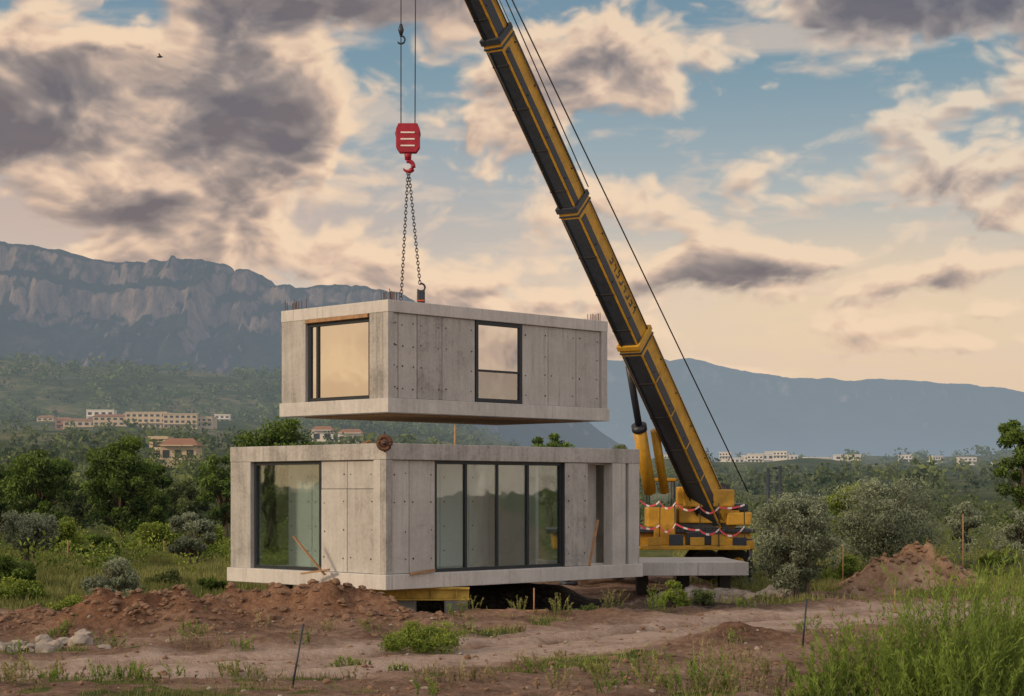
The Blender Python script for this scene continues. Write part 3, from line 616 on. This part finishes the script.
tube('lift_cylinder',[A0,md],[.19,.19],M_yel,cr,16); tube('cylinder_gland',[md-(A1-A0)*.02,md+(A1-A0)*.02],[.22,.22],M_blk,cr,16); tube('cylinder_rod',[md,A1],[.10,.10],M_blk,cr,12)
A2=A0+Vector((.45,.3,0)); tube('lift_cylinder',[A2,A2.lerp(A1+Vector((.45,.3,0)),.5)],[.13,.13],M_yel,cr,14)
box('chassis',(1.2,52.7,.95),(7.0,55.2,1.45),M_yel,cr,None,.04); box('deck',(1.0,52.5,1.45),(7.1,55.3,1.56),M_blk,cr,None,.02)
box('slew_ring',(4.6,53.,1.56),(6.4,54.8,1.72),M_steel,cr); box('superstructure',(4.9,52.9,1.72),(6.7,54.9,2.25),M_yel,cr,None,.05)
for sgn in (52.55,53.5): box('pivot_cheek',(5.1,sgn,2.2),(6.5,sgn+.12,2.72),M_yel,cr,None,.05)
box('counterweight',(6.3,52.8,1.66),(7.05,55.0,2.05),M_yel,cr,None,.05); box('counterweight',(6.4,52.9,2.06),(6.95,54.9,2.3),M_blk,cr,None,.05)
box('operator_cab',(3.95,52.6,1.6),(4.8,53.7,2.2),M_yel,cr,None,.05); box('cab_glazing',(4.0,52.65,2.2),(4.75,53.6,2.95),G_clr,cr,None,.01); box('cab_roof',(3.92,52.58,2.95),(4.82,53.7,3.05),M_yel,cr,None,.03)
for x_ in (3.99,4.72): 
    for y_ in (52.63,53.58): box('cab_post',(x_,y_,2.2),(x_+.05,y_+.05,2.95),M_blk,cr,None,.004)
tube('winch_drum',[(6.2,53.2,2.6),(6.2,54.6,2.6)],.3,M_steel,cr,18); box('hydraulic_tank',(5.0,54.2,2.25),(6.2,54.9,2.8),M_yel,cr,None,.04)
for x_ in (1.9,3.1,5.7,6.6):
    for y_ in (52.75,54.9): 
        tube('wheel',[(x_,y_-.15,.52),(x_,y_-.12,.52),(x_,y_+.17,.52),(x_,y_+.2,.52)],[.38,.45,.45,.38],M_rub,cr,24); tube('wheel_hub',[(x_,y_-.2,.52),(x_,y_-.1,.52)],[.2,.24],M_yel,cr,14)
for x_ in (1.5,6.7): box('outrigger_beam',(x_,51.6,1.0),(x_+.25,56.2,1.25),M_yel,cr,None,.02); tube('outrigger_leg',[(x_+.12,51.7,0.05),(x_+.12,51.7,1.3)],.08,M_steel,cr,10); tube('outrigger_pad',[(x_+.12,51.7,-.02),(x_+.12,51.7,.07)],.28,M_blk,cr,14)
for k in range(7): tube('hydraulic_hose',[(4.3+k*.33,52.45,1.6),(4.4+k*.33,52.40,1.3+.1*(k%3)),(4.55+k*.33,52.45,1.6+.15*(k%2))],.02,M_rub,cr,6)
for k in range(5): box('locker_door',(3.85+k*.6,50.985,1.13),(4.25+k*.6,51.02,1.36+.08*(k%2)),M_blk if k%3==1 else M_yel,cr,None,.01)
rp=[]; tw=[];trd=[]
pts=[Vector((bx_at(px,51.2),51.2+.25*math.sin(px*.05),0)) for px in (640,660,676,699,718,744)]
for p in pts: rp.append(tubedata([(p.x,p.y,1.1),(p.x+random.uniform(-.06,.06),p.y,2.3+random.uniform(-.1,.15))],[.016,.016],6))
multi('guard_rail_posts',rp,M_steel,cr)
for lev,sg in ((2.28,.16),(1.62,.22)):
    k=0; hts=[lev+random.uniform(-.1,.1) for _ in pts]
    for i_,(a,c) in enumerate(zip(pts[:-1],pts[1:])):
        sg2=sg*random.uniform(.2,1.2)
        for j in range(6):
            f0,f1=j/6,(j+1)/6; q0=a.lerp(c,f0);q1=a.lerp(c,f1); l0=hts[i_]*(1-f0)+hts[i_+1]*f0; l1=hts[i_]*(1-f1)+hts[i_+1]*f1
            z0=l0-sg2*4*f0*(1-f0);z1=l1-sg2*4*f1*(1-f1); y_=-.035
            vs=[(q0.x,q0.y+y_,z0),(q1.x,q1.y+y_,z1),(q1.x,q1.y+y_+.02,z1+.055),(q0.x,q0.y+y_+.02,z0+.055)]
            (tw if k%3==2 else trd).append((vs,[(0,1,2,3)])); k+=1
multi('tape_white',tw,M_white,cr); multi('tape_red',trd,M_tape,cr)
box('access_platform',(3.7,51.0,1.0),(6.75,52.5,1.12),M_yel,cr,None,.02)
box('toolbox',(5.0,51.5,1.12),(6.0,52.0,1.5),M_blk,cr,None,.03); box('toolbox',(4.1,51.6,1.12),(4.7,52.1,1.75),M_yel,cr,None,.03)
hb=empty('crane_hook_block'); hx,hy=bx_at(408,41),41
w=.27; zt,zb=z_at(124,41),z_at(153,41)
prof_=[(-.8*w,zt),(-w,zt-.12),(-w,zb+.12),(-.7*w,zb),(.7*w,zb),(w,zb+.12),(w,zt-.12),(.8*w,zt)]
for yo in (-.11,.08):
    vs=[(hx+p[0],hy+yo,p[1]) for p in prof_]+[(hx+p[0],hy+yo+.03,p[1]) for p in prof_]; n=8
    mesh('cheek_plate',vs,[tuple(range(n)),tuple(range(2*n-1,n-1,-1))]+[(i,i+n,(i+1)%n+n,(i+1)%n) for i in range(n)],M_red,hb,bevel=.01)
for k in range(2): tube('sheave',[(hx-.12+k*.24,hy-.06,(zt+zb)/2+.1),(hx-.12+k*.24,hy+.06,(zt+zb)/2+.1)],.17,M_blk,hb,16)
for k in range(3): box('slot_plate',(hx-.16,hy-.125,zb+.13+k*.15),(hx+.16,hy-.112,zb+.165+k*.15),M_white,hb,None,.004)
tube('swivel',[(hx,hy,zb+.02),(hx,hy,zb-.16)],[.09,.07],M_red,hb,12); tube('hook',hookpts((hx,hy,zb-.3),.12),[.05]*6+[.06]*3+[.05,.04,.03,.025,.015],M_red,hb,8)
def chain(p0,p1,r=.042):
    p0,p1=Vector(p0),Vector(p1); s,u_,d=frame_of(p1-p0); n=int((p1-p0).length/(r*1.75)); parts=[]
    for i in range(n):
        c=p0.lerp(p1,(i+.5)/n); a=s if i%2 else u_; vs=[];fs=[]; N,K=10,5; nn=a.cross(d)
        for j in range(N):
            th=2*math.pi*j/N; rad=d*math.cos(th)*r*1.25+a*math.sin(th)*r*.7; ctr=c+rad; rn=rad.normalized()
            for k in range(K): ph=2*math.pi*k/K; vs.append(ctr+(rn*math.cos(ph)+nn*math.sin(ph))*r*.25)
        for j in range(N):
            for k in range(K): fs.append((j*K+k,((j+1)%N)*K+k,((j+1)%N)*K+(k+1)%K,j*K+(k+1)%K))
        parts.append((vs,fs))
    return parts
ch=empty('lifting_chain'); hz=zb-.42
multi('chain_links',chain((hx,hy,hz),(bx_at(401,41),41.,z_at(300,41)))+chain((hx+.02,hy,hz),(bx_at(420,40.9),40.9,z_at(284,40.9))),M_steel,ch,True)
c0=Vector((bx_at(421,40.9),40.9,z_at(306,40.9))); box('shackle_body',c0+Vector((-.09,-.08,0)),c0+Vector((.09,.08,.36)),M_blk,ch,None,.03); tube('shackle_bow',hookpts((c0.x,c0.y,c0.z+.42),.09),.025,M_blk,ch,6); box('shackle_tag',c0+Vector((-.08,-.1,.1)),c0+Vector((.08,-.083,.13)),M_orange,ch,None,.003)
bd=empty('bird',(bx_at(160,90),90,z_at(57,90)))
v_,f_=tubedata([(-.16,0,0),(-.08,0,.01),(.05,0,.01),(.16,0,0)],[.01,.05,.05,.008],8); multi('body',[(v_,f_)],M_blk,bd,True)
mesh('wings',[(-.02,0,.03),(.07,0,.03),(.02,-.28,.12),(-.03,-.3,.11),(.02,.28,.12),(-.03,.3,.11)],[(0,1,2,3),(0,5,4,1)],M_blk,bd)
# ------------------------------------------------------------------ buildings
def hzm(name,col):
    m,t,b,o=newmat(name); co=t.new('ShaderNodeTexCoord').outputs['Object']; n=t.noise(co,.4,5,.6)
    t.put(b.inputs['Base Color'],t.ramp(n,[(.3,tuple(x*.85 for x in col)),(.7,col)])); b.inputs['Roughness'].default_value=.9; add_haze(t,b,o); return m
M_cream=hzm('cream_render',(.56,.44,.30)); M_wht=hzm('white_render',(.74,.68,.60)); M_tile=hzm('terracotta',(.30,.15,.09)); M_win=hzm('dark_window',(.04,.045,.05))
def building(name,px,D,w,d,h,fl,nw,mat,tile=False,zoff=0,rz=0):
    x=bx_at(px,D); z=float(H(x,D))+zoff; e=empty(name,(x,D,z),rz)
    box('walls',(-w/2,0,-6),(w/2,d,h),mat,e,None,0)
    if tile:
        mesh('roof',[(-w/2-.4,-.4,h),(w/2+.4,-.4,h),(w/2+.4,d+.4,h),(-w/2-.4,d+.4,h),(-w/2+1,d/2,h+1.3),(w/2-1,d/2,h+1.3)],[(0,1,5,4),(2,3,4,5),(1,2,5),(3,0,4),(3,2,1,0)],M_tile,e)
    else: box('parapet',(-w/2-.2,-.2,h+.002),(w/2+.2,d+.2,h+.5),mat,e,None,0)
    ps=[]; fh=h/fl
    for i in range(fl):
        for j in range(nw):
            cx=-w/2+(j+.5)*w/nw; ww=w/nw*.28; ps.append(boxdata((cx-ww,-.06,i*fh+fh*.28),(cx+ww,.1,i*fh+fh*.74)))
    multi('windows',ps,M_win,e); box('balcony_slab',(-w/2+.3,-1.2,fh-.1),(w/2-.3,-.003,fh+.1),mat,e,None,0)
for px,D,w,h,fl,nw,mt in [(80,880,16,6,2,5,M_cream),(112,870,18,7,3,6,M_cream),(146,865,20,7.5,3,7,M_cream),(180,860,16,7,3,6,M_cream),(204,870,8,4.5,2,3,M_cream),(100,930,14,6,2,4,M_wht),(62,900,7,5,2,2,M_tile),(135,960,12,5,2,4,M_wht),(222,950,8,4,2,3,M_wht),(45,980,9,4,2,3,M_cream)]:
    building('apartment_building',px,D,w,9,h,fl,nw,mt,tile=random.random()<.3,zoff=.8,rz=random.uniform(-.15,.15))
building('country_house',178,300,6.0,6,2.8,1,3,M_cream,True,.9); building('country_house',158,310,3.0,5,3.8,2,1,M_cream,False,.9)
building('country_house',322,500,6,6,3.4,1,2,M_wht,True,1.5); building('country_house',350,520,7,6,3.4,1,3,M_wht,True,1.5)
for px,D,w,h in [(706,1150,8,5),(735,1100,11,6),(748,1130,8,6),(762,1080,14,7),(772,1150,8,9),(790,1110,10,5),(820,1060,15,6),(848,1050,15,6),(725,1050,7,4),(905,1300,10,5),(938,1280,8,5),(968,1250,12,5),(1000,1260,9,5),(670,1200,8,5),(755,1010,9,4),(780,1030,8,4),(870,1120,8,4)]:
    building('white_villa',px,D,w,8,h,2,4,M_wht,random.random()<.25,3.0,random.uniform(-.3,.3))

# ------------------------------------------------------------------ sky: procedural cloud field evaluated once over direction space
def worley(x,y,s):
    i=np.floor(x); j=np.floor(y); best=np.full(x.shape,9.)
    for di in (-1,0,1):
        for dj in (-1,0,1):
            cx=i+di; cy=j+dj; best=np.minimum(best,(cx+h2(cx,cy,s)-x)**2+(cy+h2(cx,cy,s+19)-y)**2)
    return np.sqrt(best)
def rampc(v,stops):
    p=[q[0] for q in stops]; return np.stack([np.interp(v,p,[q[1][k] for q in stops]) for k in range(3)],-1)
def lerp(a,b,f): return a+(np.asarray(b)-a)*f[...,None]
COVER=[(60,115,300,62,.26,0),(230,50,210,50,.20,.2),(350,135,150,42,.15,0),(100,10,200,30,.08,0),(940,20,170,46,.30,-.1),(845,148,95,17,.28,.2),(775,263,75,12,.32,0),(960,275,110,13,.32,.12),(1000,347,100,8,.22,0),(930,322,120,8,.14,.1),(360,215,180,36,.14,0),(690,75,110,34,.12,-.15),(890,185,170,22,.14,.12),(590,135,70,26,.06,0),(140,200,260,20,.14,0),
  (540,25,60,46,-.22,0),(625,25,40,26,-.14,0),(690,150,80,40,-.14,0),(640,235,220,30,-.16,0),(25,80,26,16,-.16,0),(860,330,260,60,-.12,0),(740,25,60,26,-.05,0),(470,270,140,24,-.12,0),(1000,170,50,60,-.10,0)]
def field(px,py,oct_):
    x=px/100.; y=py/100.*(1.75)
    wx=fbm(x*.9,y*.9,4,201); wy=fbm(x*.9+9,y*.9,4,207)
    x=x+.45*wx; y=y+.38*wy
    n=fbm(x*.85+3.7,y*.85,oct_,211,.54)
    p=.62-worley(x*2.6,y*2.6,221)*.62-worley(x*5.9,y*5.9,223)*.26
    c=0
    for (cx,cy,sx,sy,wt,ti) in COVER:
        a=px-cx; e=py-cy+ti*a; c=c+wt*np.exp(-(a/sx)**2-(e/sy)**2)
    return n*.62+p*.20+c, n
def skycol(az,z):
    px=512+F*az; py=490-F*z; el=z
    d,n=field(px,py,8); dl,_=field(px,py,4); d2,_=field(px+9,py-13,4)
    lit=(dl-d2)*2.6
    alpha=sst(d,.0,.20); thick=sst(d,.07,.62)
    g=rampc(np.clip(el,0,1),[(0,(.68,.50,.38)),(.05,(.75,.58,.43)),(.105,(.66,.58,.49)),(.16,(.37,.44,.47)),(.23,(.20,.315,.39)),(.3,(.15,.25,.35)),(.6,(.26,.31,.38)),(1,(.22,.27,.36))])
    def bl(cx,cy,sx,sy): return np.exp(-((px-cx)/sx)**2-((py-cy)/sy)**2)
    g=lerp(g,(.84,.63,.41),.75*bl(860,325,300,95)); g=lerp(g,(.66,.44,.34),.65*bl(120,225,330,60))
    w=fbm(px/100.*.9+.6*fbm(px/90.,py/60.,3,231),py/100.*3.6,6,233,.58)
    g=lerp(g,(.76,.59,.46),.55*sst(w,-.02,.45))
    shade=np.clip(thick*1.0-lit*.9+.03,0,1)
    cc=rampc(shade,[(0,(.90,.67,.47)),(.18,(.74,.53,.39)),(.40,(.48,.365,.305)),(.66,(.27,.225,.215)),(1,(.155,.135,.15))])
    rt=bl(930,90,260,160); cc=lerp(cc,cc*np.array([.82,.98,1.14]),.7*rt)
    sky=lerp(g,cc,alpha*.93)
    sky=lerp(sky,(.70,.52,.39),.45*sst(el,.10,0.))
    gg=np.exp(-((az+1.62)/.60)**2)*np.exp(-np.abs(el)*2.2)
    gold=lerp(np.broadcast_to(np.array((.86,.56,.30)),sky.shape),(1.1,.74,.40),sst(n,-.2,.3)); sky=lerp(sky,gold,gg)
    y=np.sqrt(np.clip(1-z*z,0,1))*np.cos(az)
    sky=sky*(1+.85*sst(-y,-.3,.6))[...,None]  # unseen sky behind the camera brightened to add light on the scene
    return lerp(sky,(.15,.12,.095),sst(el,0.,-.02))
def skyimg(name,w_,h_,a0,a1,z0,z1):
    a=np.linspace(a0,a1,w_,endpoint=False)+(a1-a0)/w_/2; z=np.linspace(z0,z1,h_,endpoint=False)+(z1-z0)/h_/2
    A_,Z_=np.meshgrid(a,z); c=skycol(A_,Z_); px=np.ones((h_,w_,4),np.float32); px[...,:3]=c
    im=bpy.data.images.new(name,w_,h_,float_buffer=True,alpha=False); im.colorspace_settings.name='Non-Color'
    im.pixels.foreach_set(px.ravel()); im.update(); im.pack(); return im
near_im=skyimg('sky_front',2000,620,-.6,.6,-.01,.34); all_im=skyimg('sky_all',768,384,-math.pi,math.pi,-1,1)
w=bpy.data.worlds.new('World'); sc.world=w; w.use_nodes=True; t=NT(w.node_tree)
for n in list(t.n): t.n.remove(n)
out=t.new('ShaderNodeOutputWorld'); bg=t.new('ShaderNodeBackground'); t.l.new(bg.outputs[0],out.inputs[0])
d=t.new('ShaderNodeTexCoord').outputs['Generated']; s=t.new('ShaderNodeSeparateXYZ'); t.l.new(d,s.inputs[0]); x,y,z=s.outputs
az=t.m('ARCTAN2',x,y)
def tex(im,u_,v_,ext):
    cb=t.new('ShaderNodeCombineXYZ'); t.put(cb.inputs[0],u_); t.put(cb.inputs[1],v_)
    n=t.new('ShaderNodeTexImage'); n.image=im; n.extension=ext; n.interpolation='Cubic' if ext=='EXTEND' else 'Linear'; t.l.new(cb.outputs[0],n.inputs[0]); return n.outputs[0]
cf=tex(near_im,t.m('DIVIDE',t.m('ADD',az,.6),1.2),t.m('DIVIDE',t.m('ADD',z,.01),.35),'EXTEND')
ca=tex(all_im,t.m('ADD',t.m('DIVIDE',az,2*math.pi),.5),t.m('ADD',t.m('MULTIPLY',z,.5),.5),'REPEAT')
fac=t.m('MULTIPLY',t.ss(t.m('ABSOLUTE',az),.59,.54),t.m('MULTIPLY',t.ss(z,.335,.31),t.ss(z,-.01,-.004)))
t.put(bg.inputs[0],t.mix(fac,ca,cf)); bg.inputs[1].default_value=1.0
sl=bpy.data.lights.new('sun','SUN'); sl.energy=2.1; sl.angle=math.radians(8); sl.color=(1,.76,.50); so=bpy.data.objects.new('sun',sl); link(so)
sd=Vector((-.78,-.50,.36)).normalized(); so.rotation_euler=sd.to_track_quat('Z','Y').to_euler()
cam=bpy.data.cameras.new('camera'); cam.sensor_width=36; cam.lens=F/1024*36; cam.shift_y=142/1024; cam.clip_end=20000; cam.clip_start=.5
co=bpy.data.objects.new('camera',cam); co.location=(0,0,CH); co.rotation_euler=(math.radians(90),0,0); link(co); sc.camera=co
sc.view_settings.view_transform='Standard'; sc.view_settings.look='None'; sc.view_settings.exposure=0
